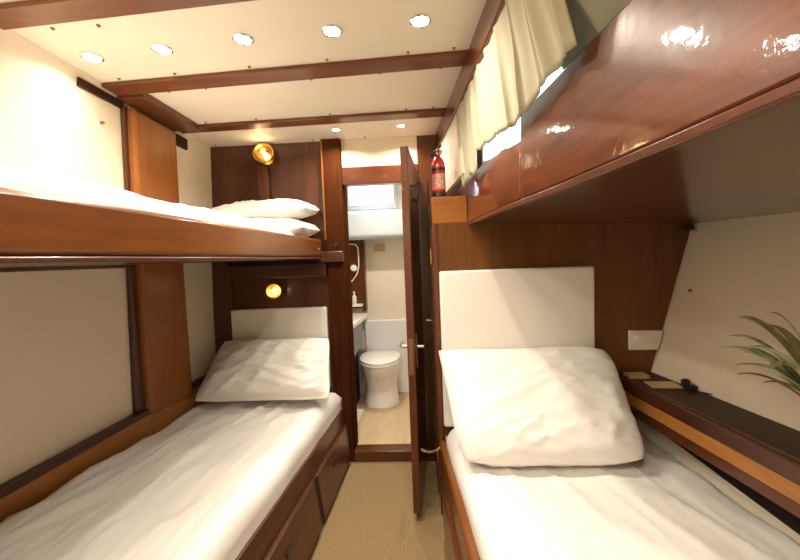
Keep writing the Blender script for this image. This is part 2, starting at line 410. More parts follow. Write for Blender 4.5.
def mattress(name, pl, zt, zb, r, wr, seed, crown=0.0, drop=None, nu=90, nv=60, dirn=(0.8, .6)):
    """pl(u,v)->(x,y): u across, v along; zt(u,v) top height; rounded rim, skirt to zb"""
    m = MB()
    c, s_ = dirn
    W = (Vector(pl(1, .5)) - Vector(pl(0, .5))).length; L = (Vector(pl(.5, 1)) - Vector(pl(.5, 0))).length
    def top(u, v):
        x, y = pl(u, v)
        d = min(u * W, (1 - u) * W, v * L, (1 - v) * L)
        z = zt(u, v)
        if d < r: z -= r - math.sqrt(max(0, r * r - (r - d) ** 2))
        a = (x * c + y * s_, -x * s_ + y * c)
        w = fold(a, seed, 2.6, (1, 3.4)) * .7 + fold(a, seed + 9, 6, (.7, 2.6)) * .35 + noise.noise(Vector((x * 4, y * 4, seed))) * .7
        k = min(1, d / (r * .6) + .25)
        return (x, y, z + 1.7 * wr * w * k)
    # graded grid: denser near rims
    def g(t):
        return t + .0 * math.sin(2 * PI * t)
    m.grid(lambda i, j: top(g(i), g(j)), nu, nv)
    # skirts
    def side(fn, n):
        m.grid(lambda i, j: (lambda P: (P[0] + .004 * math.sin(j * PI) * noise.noise(Vector((P[0] * 9, P[1] * 9, j * 3))), P[1], lerp(P[2], zb, j)))(fn(i)), n, 6)
    side(lambda i: top(i, 0), nu); side(lambda i: top(i, 1), nu); side(lambda i: top(0, i), nv); side(lambda i: top(1, i), nv)
    o = m.build(name, 'sheet', angle=70)
    bm = bmesh.new(); bm.from_mesh(o.data); bmesh.ops.remove_doubles(bm, verts=bm.verts, dist=.0006); bmesh.ops.recalc_face_normals(bm, faces=bm.faces); bm.to_mesh(o.data); bm.free()
    for p in o.data.polygons: p.use_smooth = True
    return o

def pillow(name, X0, X1, prof, th, seed, label, flange=0.0, taper=0.0, wr=.01, mat='pillow', pinch=.07, tilt=0.0, group=None, rnd=.05, keep=0, heavy=0):
    """prof(v): v in 0..1 from lower/front edge to upper/back edge -> (y,z) mid-line; X0,X1 ends"""
    m = MB(); n = 44
    def P(u, v, side):
        a, b = 2 * u - 1, 2 * v - 1
        e = .0 if flange == 0 else flange
        aa, bb = min(1, abs(a) / (1 - e)), min(1, abs(b) / (1 - e * 1.3))
        t = max(0, (1 - aa ** 3.2)) ** .55 * max(0, (1 - bb ** 3.2)) ** .55
        hw = (X1 - X0) / 2 * (1 + taper * b)
        sm = lambda q: max(0, min(1, .5 + 1.5 * q))
        kk = rnd * (1 - .8 * sm(-a) * sm(b) * keep)
        x = (X0 + X1) / 2 + hw * a * (1 - pinch * (1 - b * b)) * (1 - kk * abs(b) ** 5)
        vv = .5 + b / 2 * (1 - pinch * (1 - a * a)) * (1 - kk * abs(a) ** 5)
        t *= 1 - heavy * b
        y, z = prof(vv); y2, z2 = prof(min(1, vv + .01)); y1, z1 = prof(max(0, vv - .01))
        d = Vector((0, y2 - y1, z2 - z1)).normalized(); nrm = Vector((1, 0, 0)).cross(d)
        # radial creases from the corners plus cross folds
        q = Vector((x * 2.2 + seed, vv * 2.0 + x * 1.5, seed))
        cr = fold((x * 1.0 + vv * .6, vv * .7 - x * .5), seed, 3.6, (1, 2.6)) * .7 + fold((x - vv * .5, vv * .8 + x * .6), seed + 3, 6, (.8, 2.4)) * .4 + fold((x * .8 + vv * .5, vv * .8 - x * .6), seed + 6, 11, (.6, 2.2)) * .3 + noise.noise(q * 1.6) * .9
        h = t * th / 2 + cr * wr * (t ** .5 if t > 0 else 0) 
        if t <= 0: h = .003
        z += tilt * a
        return Vector((x, y, z)) + nrm * side * max(h, .003) + Vector((0, 0, .004 * noise.noise(Vector((x * 6, vv * 6, seed))))) 
    m.grid(lambda u, v: P(u, v, 1), n, n); m.grid(lambda u, v: P(u, v, -1), n, n, True)
    # rim
    o = m.build(name, mat, angle=80)
    bm = bmesh.new(); bm.from_mesh(o.data)
    be = [e for e in bm.edges if e.is_boundary]
    bmesh.ops.bridge_loops(bm, edges=be)
    bmesh.ops.recalc_face_normals(bm, faces=bm.faces); bm.to_mesh(o.data); bm.free()
    for p in o.data.polygons: p.use_smooth = True
    return tag(o, label, 'pillow', group)

# upper left mattress + pillows
def plUL(u, v):
    y = lerp(-.9, YF - .01, v); return (lerp(hullL(y, 1.5) + .012, bxl(y) - .037, u), y)
o = mattress('mattress', plUL, lambda u, v: lerp(1.565, 1.515, u ** 1.5) - .04 * max(0, min(1, (v - .82) / .08)), 1.388, .05, .008, 3.0, dirn=(.3, .95))
tag(o, 'thin white-sheeted mattress lying on the left upper bunk', 'mattress')
pillow('pillow', -1.20, -.585, lambda v: (1.97 + .39 * v, 1.520 + .01 * v), .13, 1.0, 'lower of the two white pillows stacked on the left upper bunk', wr=.010, group='pillows on the upper bunk')
pillow('pillow', -1.18, -.585, lambda v: (2.04 + .33 * v, 1.630 + .03 * v), .12, 5.0, 'upper of the two white pillows stacked on the left upper bunk', wr=.010, group='pillows on the upper bunk')

# ------------------------------------------------------------------ left lower bunk
def lfx(y, z):  # front face of the base
    top = -.497 - .09 * (YF - y); bot = -.478 - .05 * (YF - y)
    return lerp(bot, top, max(0, z) / .37)
t = thing('lower_bunk', 'left lower bunk base of dark mahogany with drawers', 'bunk bed', (-.9, 1.2, 0))
yl = [YF - .05 - i * (YF - .05 - YB) / 24 for i in range(25)]
m = MB().loops([[(lfx(y, 0) - .012, y, .001), (lfx(y, .37), y, .37), (lfx(y, .37) - .03, y, .37), (lfx(y, 0) - .042, y, .001)] for y in yl])
m.build('side_panel', 'dark_y', t, bevel=.004)
m = MB().loops([[(lfx(y, .3) - .03, y, .27), (lfx(y, .3) - .03, y, .31), (hullL(y, .3) + .01, y, .31), (hullL(y, .3) + .01, y, .27)] for y in yl])
m.build('slat_base', 'dark_y', t)
def drawer(y0, y1, z0, z1, th):
    def q(y, z, o): return (lfx(y, z) + o, y, z)
    b = -.02
    m = MB().hexa([q(y0, z0, b), q(y0, z0, th), q(y1, z0, th), q(y1, z0, b), q(y0, z1, b), q(y0, z1, th), q(y1, z1, th), q(y1, z1, b)])
    d = m.build('drawer', 'dark_y', t, bevel=.003)
    ym = (y0 + y1) / 2; zm = lerp(z0, z1, .66)
    h = MB().obox((lfx(ym, zm) + th + .001, ym, zm), (.003, 0, 0), (0, .055, .0), (0, 0, .012)).build('handle', 'black', d, bevel=.002)
drawer(1.765, 2.33, .035, .265, .016)
drawer(1.10, 1.72, .035, .265, .016)
drawer(.45, 1.07, .035, .265, .016)
MB().hexa([(lfx(y, z) + o, y, z) for z in (.04, .262) for (y, o) in ((1.722, -.01), (1.722, .008), (1.764, .008), (1.764, -.01))]).build('drawer_gap_shade', 'shadow_gap', t)  # dark filler block, paints the shade of the slit between the drawers

def plLL(u, v):
    y = lerp(-.9, YF - .035, v); return (lerp(hullL(y, .45) + .045, lfx(y, .37) - .012, u), y)
o = mattress('mattress', plLL, lambda u, v: .488 + .012 * (1 - u) , .312, .055, .009, 11.0, dirn=(.62, .78))
tag(o, 'white-sheeted mattress on the left lower bunk', 'mattress')
pillow('pillow', -1.285, -.528, lambda v: (2.03 + .285 * v ** 1.2, .548 + .30 * v ** 1.0), .17, 21.0, 'white flanged pillow leaning on the headboard of the left lower bunk', flange=.06, taper=-.07, wr=.016, pinch=.03)
o = MB().box(-1.222, -.586, YF - .045, YF - .001, .50, 1.036).build('headboard', 'headboard', bevel=.012, seg=4)
tag(o, 'small cream padded headboard behind the left lower bunk pillow', 'headboard')

# ------------------------------------------------------------------ wall lamps
def wall_lamp(x, y, z, r, lab, power, d):
    d = Vector(d).normalized()
    t = thing('wall_lamp', lab, 'wall lamp', (x, y, z), 'brass reading lamps on the far bulkhead')
    MB().lathe([(r * .9, 0), (r * .9, .008), (r * .5, .014), (r * .3, .02), (.002, .022)], (x, y, z), axis=(0, -1, 0), n=28).build('backplate', 'brass', t)
    c = Vector((x, y - .03, z))
    prof = [(r * .30, -.012), (r * .62, .004), (r * .92, .022), (r, .034), (r * 1.06, .036), (r * 1.06, .040), (r * .96, .040), (r * .86, .024), (r * .55, .008), (.002, .003)]
    MB().lathe(prof, c, axis=d, n=32).build('reflector', 'brass', t)
    MB().lathe([(.002, .034), (r * .18, .031), (r * .26, .022), (r * .22, .012), (r * .1, .006)], c + Vector((r * .15, 0, -r * .12)), axis=d, n=18).build('bulb', 'bulb', t)
    l = bpy.data.lights.new('lamp_glow', 'POINT'); l.energy = power; l.color = (1, .74, .40); l.shadow_soft_size = .012
    o = bpy.data.objects.new('lamp_glow', l); COL.objects.link(o); o.parent = t; o.location = Vector((0, -.03, 0)) + d * .10
wall_lamp(-.935, YF - .002, 2.020, .060, 'round brass lamp high on the dark bulkhead above the upper bunk pillows', .32, (.1, -1, .18))
wall_lamp(-.925, YF - .002, 1.158, .045, 'small round brass lamp glowing under the left upper bunk', .12, (.25, -1, -.15))
tag(MB().box(-.992, -.925, YF - .028, YF - .001, 1.60, 1.955).build('wall_batten', 'mah_z', bevel=.004), 'short upright wooden batten on the bulkhead below the upper brass lamp', 'batten')

# ------------------------------------------------------------------ cabin door
hp = Vector((.016, 2.365, 0)); ep = Vector((-.037, 1.79, 0))
dd = (ep - hp).normalized(); dn = Vector((-dd.y, dd.x, 0))
if dn.x < 0: dn = -dn           # faces the right bunks
L = (ep - hp).length
mid = (hp + ep) / 2
t = bpy.data.objects.new('door_1', None); COL.objects.link(t); t.location = (hp.x, hp.y, .04); struct(t)
Z0, Z1 = .045, 1.862
leaf = MB().obox(mid + Vector((0, 0, (Z0 + Z1) / 2)), dd * L / 2, dn * .019, (0, 0, (Z1 - Z0) / 2)).build('door_leaf', 'mah_z', t, bevel=.003)
zl = .875
MB().obox(ep + dd * .001 + Vector((0, 0, zl - .03)), dd * .002, dn * .011, (0, 0, .09)).build('latch_plate', 'bronze', t)
for sgn in (1, -1):
    b = ep - dd * .10 + dn * sgn * .02 + Vector((0, 0, zl))
    MB().obox(b + Vector((0, 0, -.02)), dd * .022, dn * .003, (0, 0, .085)).build('handle_plate', 'bronze', t, bevel=.002)
    MB().tube([b, b + dn * sgn * .035, b + dn * sgn * .045 - dd * .012, b + dn * sgn * .047 - dd * .10], [.009, .009, .0085, .007], 12).build('door_handle', 'chrome', t)
for z in (.30, .95, 1.70):
    MB().lathe([(.002, -.045), (.007, -.045), (.007, .045), (.002, .045)], hp + Vector((.012, -.012, z)), n=12).build('hinge', 'brass', t)
b = ep - dd * .10 + dn * .02 + Vector((0, 0, 1.66))
MB().obox(b, dd * .012, dn * .003, (0, 0, .04)).tube([b + Vector((0, 0, .03)), b + dn * .03 + Vector((0, 0, .035)), b + dn * .04 + Vector((0, 0, .055))], .006).tube([b + Vector((0, 0, -.03)), b + dn * .028 + Vector((0, 0, -.04)), b + dn * .036 + Vector((0, 0, -.015))], .006).build('coat_hook', 'black', t)

# ------------------------------------------------------------------ locker / head panel of the right bunks
t = thing('locker', 'tall wooden locker closing the head of the right bunks', 'locker', (.6, 2.1, 0))
m = MB()
xr = hullR(YR, .9)
m.add([(.092, YR, 0), (hullR(YR, .0) - .006, YR, 0), (hullR(YR, 1.5) - .006, YR, 1.5), (.092, YR, 1.5),
       (.092, YF - .035, 0), (hullR(YF, 0) - .006, YF - .035, 0), (hullR(YF, 1.5) - .006, YF - .035, 1.5), (.092, YF - .035, 1.5)],
      [(0, 1, 2, 3), (7, 6, 5, 4), (0, 4, 5, 1), (1, 5, 6, 2), (3, 2, 6, 7), (0, 3, 7, 4)])
m.build('carcass', 'bulk_z', t)
MB().box(.086, .112, YR - .012, YR + .03, 0, 1.495).build('post', 'mah_z', t, bevel=.004)
d = MB().box(.080, .091, YR + .05, YF - .10, .08, 1.47).build('door', 'dark_z', t, bevel=.003)
MB().lathe([(.004, 0), (.004, .012), (.010, .018), (.010, .026), (.002, .03)], (.080, 2.14, .965), axis=(-1, 0, 0), n=14).build('knob', 'chrome', d)
for z in (.30, 1.335): MB().box(.076, .082, YR + .035, YR + .062, z - .04, z + .04).build('hinge', 'brass', d)
tag(MB().box(.114, .856, YR - .045, YR - .001, .48, 1.26).build('headboard', 'headboard', bevel=.012, seg=4), 'large cream padded headboard of the right lower bunk', 'headboard')

# ------------------------------------------------------------------ right upper bunk
BOT = [(1.85, .262), (1.5, .287), (1.24, .312), (1.0, .345), (.78, .366), (.5, .384), (.3, .392), (-.4, .397), (-1, .40)]
TOP = [(1.85, .262), (1.5, .288), (1.24, .318), (1.03, .346), (.8, .364), (.6, .386), (.4, .40), (-1, .415)]
YS = 1.155      # the guard steps down towards the head here
def ztop(y): return 1.752 if y < YS else 1.672 + .028 * min(1, (y - YS) / .35)
ZB0, ZT0 = 1.495, 1.752
t = thing('upper_bunk', 'right upper bunk with a tall glossy red-brown front board', 'bunk bed', (.8, .8, 1.49))
yu = [YR - i * (YR - YB) / 44 for i in range(45)]
def guard(name, ya, yb, zf, n):
    rings = []
    for i in range(n + 1):
        y = lerp(ya, yb, i / n); b_, t_, zt = smooth_interp(BOT, y), smooth_interp(TOP, y), zf(y)
        rings.append([(b_, y, ZB0), (lerp(b_, t_, .5), y, lerp(ZB0, zt, .5)), (t_, y, zt), (t_ + .03, y, zt), (lerp(b_, t_, .5) + .03, y, lerp(ZB0, zt, .5)), (b_ + .03, y, ZB0)])
    return MB().loops(rings).build(name, 'gloss_y', t, bevel=.005)
guard('front_board', YS - .001, YB, lambda y: 1.752, 34)
guard('low_front_board', YR, YS + .001, lambda y: ztop(y + .001) + .007 * max(0, math.sin(y * 30)) , 24)
m = MB().loops([[(smooth_interp(BOT, y) - .001, y, ZB0 - .016), (smooth_interp(BOT, y) - .001, y, ZB0), (smooth_interp(BOT, y) + .03, y, ZB0), (smooth_interp(BOT, y) + .03, y, ZB0 - .016)] for y in yu])
m.build('bottom_lip', 'mah_y', t, bevel=.003)
def ux(y): return smooth_interp(BOT, y) + .025
m = MB(); rings = []
for y in yu:
    a = ux(y); zh = 1.445; b_ = hullR(y, zh) - .002
    rings.append([(a, y, ZB0 - .003), (a, y, ZB0 + .02), (b_, y, zh + .025), (b_, y, zh)])
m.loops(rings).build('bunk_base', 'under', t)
# end block at the head, with the board's curved tail above it
MB().box(.088, .263, YR - .001, YF - .04, ZB0, 1.627).build('end_block', 'teak_x', t, bevel=.004)
m = MB(); rings = []
for i in range(9):
    k = i / 8; y = lerp(YR, YF - .03, k); x = lerp(.264, .205, k ** 1.3); zt = lerp(1.70, 1.70, k)
    rings.append([(x, y, 1.626), (x, y, zt), (x + .03, y, zt), (x + .03, y, 1.626)])
m.loops(rings).build('board_tail', 'gloss_y', t, bevel=.004)

# ------------------------------------------------------------------ curtains (hang from the fascia, tucked behind the front board)
def curtain(name, y0, y1, mat, lab, seed, hem, xb, nf):
    m = MB()
    def P(u, v):
        y = lerp(y0, y1, u)
        z = lerp(ZC - .108, hem(y), v)
        x = lerp(fx(y) + .012, xb(y), v)
        amp = .0065 * (.5 + .5 * v)
        ph = u * nf * 2 * PI + 2.0 * noise.noise(Vector((u * 6, v * .7, seed)))
        x += amp * (math.sin(ph) + .45 * math.sin(2.3 * ph + seed)) + .006 * noise.noise(Vector((u * 14, v * 1.5, seed + 4)))
        yy = y + .012 * math.cos(ph) + .008 * v * noise.noise(Vector((u * 7, v * 1.5, seed + 8)))
        return (x, yy, z)
    m.grid(lambda u, v: P(u, v), 220, 16)
    o = m.build(name, mat, angle=80)
    so = o.modifiers.new('thickness', 'SOLIDIFY'); so.thickness = .0025
    return tag(o, lab, 'curtain', 'curtains along the right upper bunk')
def cx1(y): return smooth_interp(TOP, y) - .034
def hem1(y):
    if y > 1.50: k = (ztop(y) - 1.33) / smooth_interp(TOP, y) + .02 + .05 * math.exp(-((y - 1.60) / .05) ** 2)
    else: k = max(1.238, 1.238 + .37 * (y - 1.10) / .40)
    return 1.33 + k * cx1(y) + .003 * math.sin(y * 60)
curtain('curtain', 1.76, .775, 'curtain', 'pale green gathered curtain hanging above the right upper bunk board', 2.0, hem1, cx1, 9)
curtain('curtain', .93, -.5, 'curtain2', 'greyer green curtain cut off at the top edge above the right bunk', 6.0, lambda y: 1.72 + .003 * math.sin(y * 40), lambda y: smooth_interp(TOP, y) + .05, 9)

# ------------------------------------------------------------------ fire extinguisher on the end block
ex, ey, ez = .135, 1.945, 1.6275
t = thing('fire_extinguisher', 'small red fire extinguisher standing beside the door wall on the bunk end block', 'fire extinguisher', (ex, ey, ez)); t.scale = (1, 1, 1.1)
MB().lathe([(.030, 0), (.0355, .003), (.0355, .028), (.034, .03)], (ex, ey, ez), n=28).build('base_cap', 'black', t)
MB().lathe([(.033, .03), (.0345, .034), (.0345, .150), (.032, .168), (.024, .186), (.013, .196), (.012, .203)], (ex, ey, ez), n=28).build('cylinder', 'red', t)
MB().lathe([(.0350, .042), (.0350, .115), (.0346, .115), (.0346, .042)], (ex, ey, ez), n=28).build('label_band', 'label', t)
lm = MB()
for k, (zz, hw) in enumerate(((.105, .5), (.096, .62), (.086, .35), (.078, .55), (.068, .6), (.060, .4), (.052, .58))):
    n = 8; a0 = -PI / 2 - hw; a1 = -PI / 2 + hw
    r = .0353
    for i in range(n):
        if (i * 7 + k * 3) % 5 == 0: continue
        b0, b1 = lerp(a0, a1, i / n), lerp(a0, a1, (i + .8) / n)
        lm.add([(ex + r * math.cos(b0), ey + r * math.sin(b0), ez + zz), (ex + r * math.cos(b1), ey + r * math.sin(b1), ez + zz), (ex + r * math.cos(b1), ey + r * math.sin(b1), ez + zz + .005), (ex + r * math.cos(b0), ey + r * math.sin(b0), ez + zz + .005)], [(0, 1, 2, 3)])
lm.build('label_print', 'label_w', t)
MB().lathe([(.0356, .128), (.0362, .131), (.0362, .141), (.0356, .144)], (ex, ey, ez), n=28).build('strap', 'black', t)
MB().lathe([(.013, .203), (.015, .206), (.015, .216), (.010, .220), (.010, .232), (.003, .234)], (ex, ey, ez), n=18).build('valve', 'brass', t)
MB().lathe([(.002, 0), (.011, 0), (.011, .008), (.002, .009)], (ex + .012, ey - .012, ez + .214), axis=(.35, -1, .1), n=18).build('gauge', 'chrome', t)
MB().obox((ex + .002, ey - .006, ez + .236), (.010, -.024, .006), (.006, .003, 0), (0, 0, .003)).obox((ex - .008, ey - .012, ez + .222), (.012, -.018, -.004), (.005, .003, 0), (0, 0, .0025)).build('lever', 'black', t)
MB().tube([(ex - .012, ey - .002, ez + .212), (ex - .028, ey - .006, ez + .208), (ex - .036, ey - .008, ez + .200)], [.006, .007, .009], 10).build('nozzle', 'black', t)

# ------------------------------------------------------------------ right lower bunk
def rbx(y, z):  # aisle face of the base
    top = .092 + .067 * (1.82 - y); return lerp(.092, top, min(1, z / .4))
t = thing('lower_bunk', 'right lower bunk base with a honey-brown rounded side rail', 'bunk bed', (.6, 1.0, 0))
yr = [YR - .015 - i * (YR - .015 - YB) / 24 for i in range(25)]
m = MB().loops([[(rbx(y, 0), y, .001), (rbx(y, .32) , y, .32), (rbx(y, .32) + .03, y, .32), (rbx(y, 0) + .03, y, .001)] for y in yr])
m.build('side_panel', 'mah_y', t)
m = MB().loops([[(rbx(y, .3) - .004, y, .32), (rbx(y, .4) - .004, y, .405), (rbx(y, .4) + .028, y, .405), (rbx(y, .3) + .03, y, .32)] for y in yr])
m.build('side_rail', 'teak_y', t, bevel=.010, seg=3)
m = MB().loops([[(rbx(y, .3) + .02, y, .28), (rbx(y, .3) + .02, y, .32), (hullR(y, .3) - .005, y, .32), (hullR(y, .3) - .005, y, .28)] for y in yr])
m.build('slat_base', 'dark_y', t)
def q(y, z, o): return (rbx(y, z) + o, y, z)
for (y0, y1) in ((.95, 1.55), (.3, .92)):
    d = MB().hexa([q(y0, .05, -.014), q(y0, .05, .01), q(y1, .05, .01), q(y1, .05, -.014), q(y0, .27, -.014), q(y0, .27, .01), q(y1, .27, .01), q(y1, .27, -.014)]).build('drawer', 'mah_y', t, bevel=.003)
    ym = (y0 + y1) / 2
    MB().obox((rbx(ym, .2) - .016, ym, .2), (.003, 0, 0), (0, .055, 0), (0, 0, .012)).build('handle', 'black', d, bevel=.002)

def plRL(u, v):
    y = lerp(-.9, YR - .046, v); return (lerp(rbx(y, .4) + .026, interp([(YR, 1.045), (1.0, 1.10), (-1, 1.25)], y), u), y)
o = mattress('mattress', plRL, lambda u, v: .492 - .06 * max(0, u - .6) + .0 * v, .322, .055, .006, 31.0, dirn=(-.42, .9))
tag(o, 'white-sheeted mattress on the right lower bunk', 'mattress')
pillow('pillow', .115, .885, lambda v: (1.365 + .42 * v, .535 + .345 * v ** 1.1), .19, 41.0, 'large white pillow leaning on the big headboard of the right lower bunk', wr=.014, taper=.065, pinch=.03, rnd=.09, keep=1, heavy=.18)

# shelf along the hull
def sfx(y): return interp([(1.85, .957), (1.03, 1.034), (-1, 1.22)], y)
t = thing('side_shelf', 'dark wooden shelf along the right hull beside the mattress', 'shelf', (1.1, .8, .6))
ysf = [YR - .002 - i * (YR - YB) / 20 for i in range(21)]
def band(name, z0, z1, d0, d1, mat, bev=.004):
    return MB().loops([[(sfx(y) + d0, y, z0), (sfx(y) + d0, y, z1), (sfx(y) + d1, y, z1), (sfx(y) + d1, y, z0)] for y in ysf]).build(name, mat, t, bevel=bev)
MB().loops([[(sfx(y) + .03, y, .70), (sfx(y) + .03, y, .724), (hullR(y, .724) - .003, y, .724), (hullR(y, .70) - .003, y, .70)] for y in ysf]).build('shelf_top', 'shelf', t)
band('nosing', .662, .726, -.003, .032, 'dark_y', .010)
band('front_strip', .610, .662, .002, .030, 'honey_l', .002)
band('lower_rail', .562, .610, .012, .034, 'mah_y', .003)
MB().loops([[(sfx(y) + .13, y, .322), (sfx(y) + .13, y, .60), (sfx(y) + .15, y, .60), (sfx(y) + .15, y, .322)] for y in ysf]).build('back_panel', 'shadow_gap', t)  # shade of the cavity under the shelf is put into the colour

# things on and above the shelf
def flatbox(loc, hx, hy, h, rot, name, mat, lab, cat):
    c, s = math.cos(rot), math.sin(rot)
    o = MB().obox((loc[0], loc[1], loc[2] + h / 2), (hx * c, hx * s, 0), (-hy * s, hy * c, 0), (0, 0, h / 2)).build(name, mat, bevel=.002)
    return tag(o, lab, cat)
flatbox((1.030, 1.775, .7245), .046, .030, .016, -.05, 'small_box', 'gold', 'small flat brown box with a gold edge in the far corner of the right shelf', 'box')
flatbox((1.075, 1.655, .7245), .062, .040, .006, -.12, 'gold_card', 'gold', 'gold flat card lying on the right shelf beside a black plug', 'card')
t = thing('power_plug', 'black plug with a short cable lying on the right shelf against the hull', 'plug', (1.165, 1.625, .7245))
MB().lathe([(.002, 0), (.016, .002), (.018, .012), (.017, .028), (.010, .034), (.002, .035)], (1.158, 1.635, .7245), n=18).build('plug_body', 'black', t)
MB().obox((1.158, 1.600, .737), (.004, .018, 0), (.014, -.003, 0), (0, 0, .010)).build('plug_cap', 'black', t, bevel=.003)
MB().tube([(1.158, 1.59, .731), (1.165, 1.56, .728), (1.185, 1.535, .728), (1.205, 1.50, .728)], .003, 8).build('cable', 'black', t)
t = thing('light_switch', 'white double wall plate with a round dial, on the wood beside the right hull', 'switch', (1.115, YR, .885))
MB().hexa([(1.030, YR - .016, .838), (1.172, YR - .016, .836), (1.172, YR - .001, .836), (1.030, YR - .001, .838), (1.030, YR - .016, .936), (1.196, YR - .016, .932), (1.196, YR - .001, .932), (1.030, YR - .001, .936)]).build('plate', 'white_pl', t, bevel=.006, seg=3)
MB().lathe([(.026, 0), (.026, .004), (.022, .007), (.002, .008)], (1.077, YR - .016, .892), axis=(0, -1, 0), n=26).build('dial', 'white_pl', t)
MB().box(1.12, 1.150, YR - .019, YR - .016, .866, .908).build('rocker', 'white_pl', t, bevel=.002)
t = thing('corner_clip', 'small dark metal clip at the top corner where bunk meets right hull', 'clip', (1.30, YR - .02, 1.42))
MB().box(1.292, 1.322, YR - .035, YR - .002, 1.415, 1.437).build('clip_block', 'black', t, bevel=.002)
MB().tube([(1.305, YR - .03, 1.410), (1.335, YR - .035, 1.411)], .004, 8).build('clip_pin', 'chrome', t)
z = 1.13; y = 1.76
tag(MB().lathe([(.0, .010), (.006, .009), (.009, .003), (.009, 0)], (hullR(y, z), y, z), axis=(-1, 0, .25), n=14).build('lining_button', 'brass'), 'small brass button in the cream right hull panel above the wall plate', 'button')

# plant
px_, py_, pz_ = 1.135, 1.02, .7245
t = thing('potted_plant', 'spiky green potted plant on the right shelf, cut off by the picture edge', 'plant', (px_, py_, pz_))
MB().lathe([(.038, 0), (.042, .003), (.056, .095), (.058, .10), (.053, .10), (.050, .088), (.002, .088)], (px_, py_, pz_), n=28).build('pot', 'pot', t)
MB().lathe([(.002, .090), (.030, .092), (.050, .089)], (px_, py_, pz_), n=20).build('soil', 'soil', t)
def leaf(az, reach, rise, droop, w, nm='leaf', mat='leaf'):
    m = MB(); n = 12; rings = []
    d = Vector((math.cos(az), math.sin(az), 0)); sd = Vector((-math.sin(az), math.cos(az), 0))
    for i in range(n + 1):
        k = i / n
        c = Vector((px_, py_, pz_ + .105)) + d * (.008 + reach * 1.12 * k) + Vector((0, 0, (rise + .055) * math.sin(k * PI * .5) * (1) - droop * k * k))
        ww = 2.1 * w * (.7 + .6 * k) * (1 - k ** 2.0) + .0012
        th = .007 * (1 - k) + .0012
        rings.append([c - sd * ww + Vector((0, 0, .35 * ww)), c - Vector((0, 0, th)), c + sd * ww + Vector((0, 0, .35 * ww)), c + Vector((0, 0, th * .2 + .05 * ww))])
    return m.loops(rings).build(nm, mat, t, angle=60)
LV = [(2.55, .17, .12, .03, .013), (2.35, .19, .16, .03, .013), (2.15, .18, .14, .03, .012), (2.62, .22, .17, .03, .014), (2.45, .20, .20, .03, .013), (2.25, .19, .24, .02, .013), (2.8, .20, .13, .03, .012), (2.05, .20, .24, .02, .013), (3.0, .2, .2, .04, .012),
      (3.3, .2, .17, .04, .013), (3.7, .2, .2, .04, .013), (4.2, .2, .19, .05, .013), (4.7, .18, .2, .05, .013), (1.75, .17, .22, .03, .012), (2.5, .12, .25, 0, .012), (3.5, .11, .26, 0, .012), (1.3, .08, .24, 0, .011), (5.2, .1, .22, .02, .012), (.6, .05, .22, 0, .01)]
for a in LV: leaf(*a)
leaf(2.72, .19, .10, .03, .004, 'dry_leaf', 'leaf_dry'); leaf(2.9, .15, .09, .03, .004, 'dry_leaf', 'leaf_dry')

# ------------------------------------------------------------------ chain holding the door back
t = thing('door_chain', 'brass chain stretched between the open door and the right bunk rail', 'chain', (.03, 1.80, .38))
A = Vector((-.006, 1.81, .372)); B = Vector((.090, 1.80, .385))
N = 11
for i in range(N):
    k = (i + .5) / N
    c = A.lerp(B, k) - Vector((0, 0, .022 * (1 - (2 * k - 1) ** 2)))
    e = (B - A).normalized() * .0075; ref = Vector((0, 0, .0042)) if i % 2 else Vector((.0006, .0042, 0))
    pts = [c + e * math.cos(a) + ref * math.sin(a) for a in [2 * PI * j / 12 for j in range(13)]]
    MB().tube(pts, .0016, 6).build('link', 'old_brass', t)

# ------------------------------------------------------------------ bathroom beyond the door
HF = .05
struct(MB().box(-1.2, .30, YF + .04, 3.6, HF - .05, HF).build('floor_bathroom', 'oak'))
struct(MB().box(-1.2, .30, 3.50, 3.56, HF, ZC).build('wall_bathroom_back', 'head_cream'))
struct(MB().box(-1.0, -.94, YF + .05, 3.5, HF, ZC).build('wall_bathroom_left', 'head_cream'))
struct(MB().box(.12, .18, YF + .05, 3.5, HF, ZC).build('wall_bathroom_right', 'head_cream'))
struct(MB().box(-.94, .12, 3.26, 3.50, 1.515, 1.765).build('trim_13', 'head_blue', bevel=.04, seg=5))
w = struct(MB().box(-.60, -.17, 3.485, 3.499, 1.825, 2.06).build('window_3', 'day2'))
MB().box(-.62, -.15, 3.470, 3.498, 1.80, 1.845).box(-.62, -.15, 3.478, 3.498, 2.055, 2.08).box(-.62, -.60, 3.478, 3.498, 1.83, 2.055).box(-.185, -.155, 3.478, 3.498, 1.83, 2.055).build('window_frame', 'frame_grey', w)
tag(MB().box(-.50, .118, 3.46, 3.499, HF, .755).build('cistern_box', 'head_white', bevel=.008), 'white boxed-in ledge behind the toilet', 'ledge')
t = thing('toilet', 'white ceramic toilet with closed lid in the bathroom beyond the door', 'toilet', (-.345, 3.15, HF))
def sect(cx, cy, a, bf, bb, z, n=32):
    r = []
    for j in range(n):
        th = 2 * PI * j / n; c, s = math.cos(th), math.sin(th)
        p = 2.3
        x = a * math.copysign(abs(c) ** (2 / p), c); y = (bf if s < 0 else bb) * math.copysign(abs(s) ** (2 / p), s)
        r.append((cx + x, cy + y, z))
    return r
tx = -.343; TY = 3.25
R_ = [(.155, .165, .20, .0), (.158, .17, .20, .012), (.148, .156, .20, .06), (.140, .146, .20, .13), (.141, .152, .20, .20), (.152, .200, .205, .265), (.165, .240, .21, .32), (.173, .258, .21, .365), (.174, .261, .21, .385)]
MB().loops([sect(tx, TY, a, bf, bb, HF + z) for a, bf, bb, z in R_]).build('bowl', 'ceramic', t)
MB().loops([sect(tx, TY, .176, .264, .205, HF + .386), sect(tx, TY, .180, .270, .205, HF + .392), sect(tx, TY, .178, .268, .205, HF + .404)]).build('seat', 'ceramic', t)
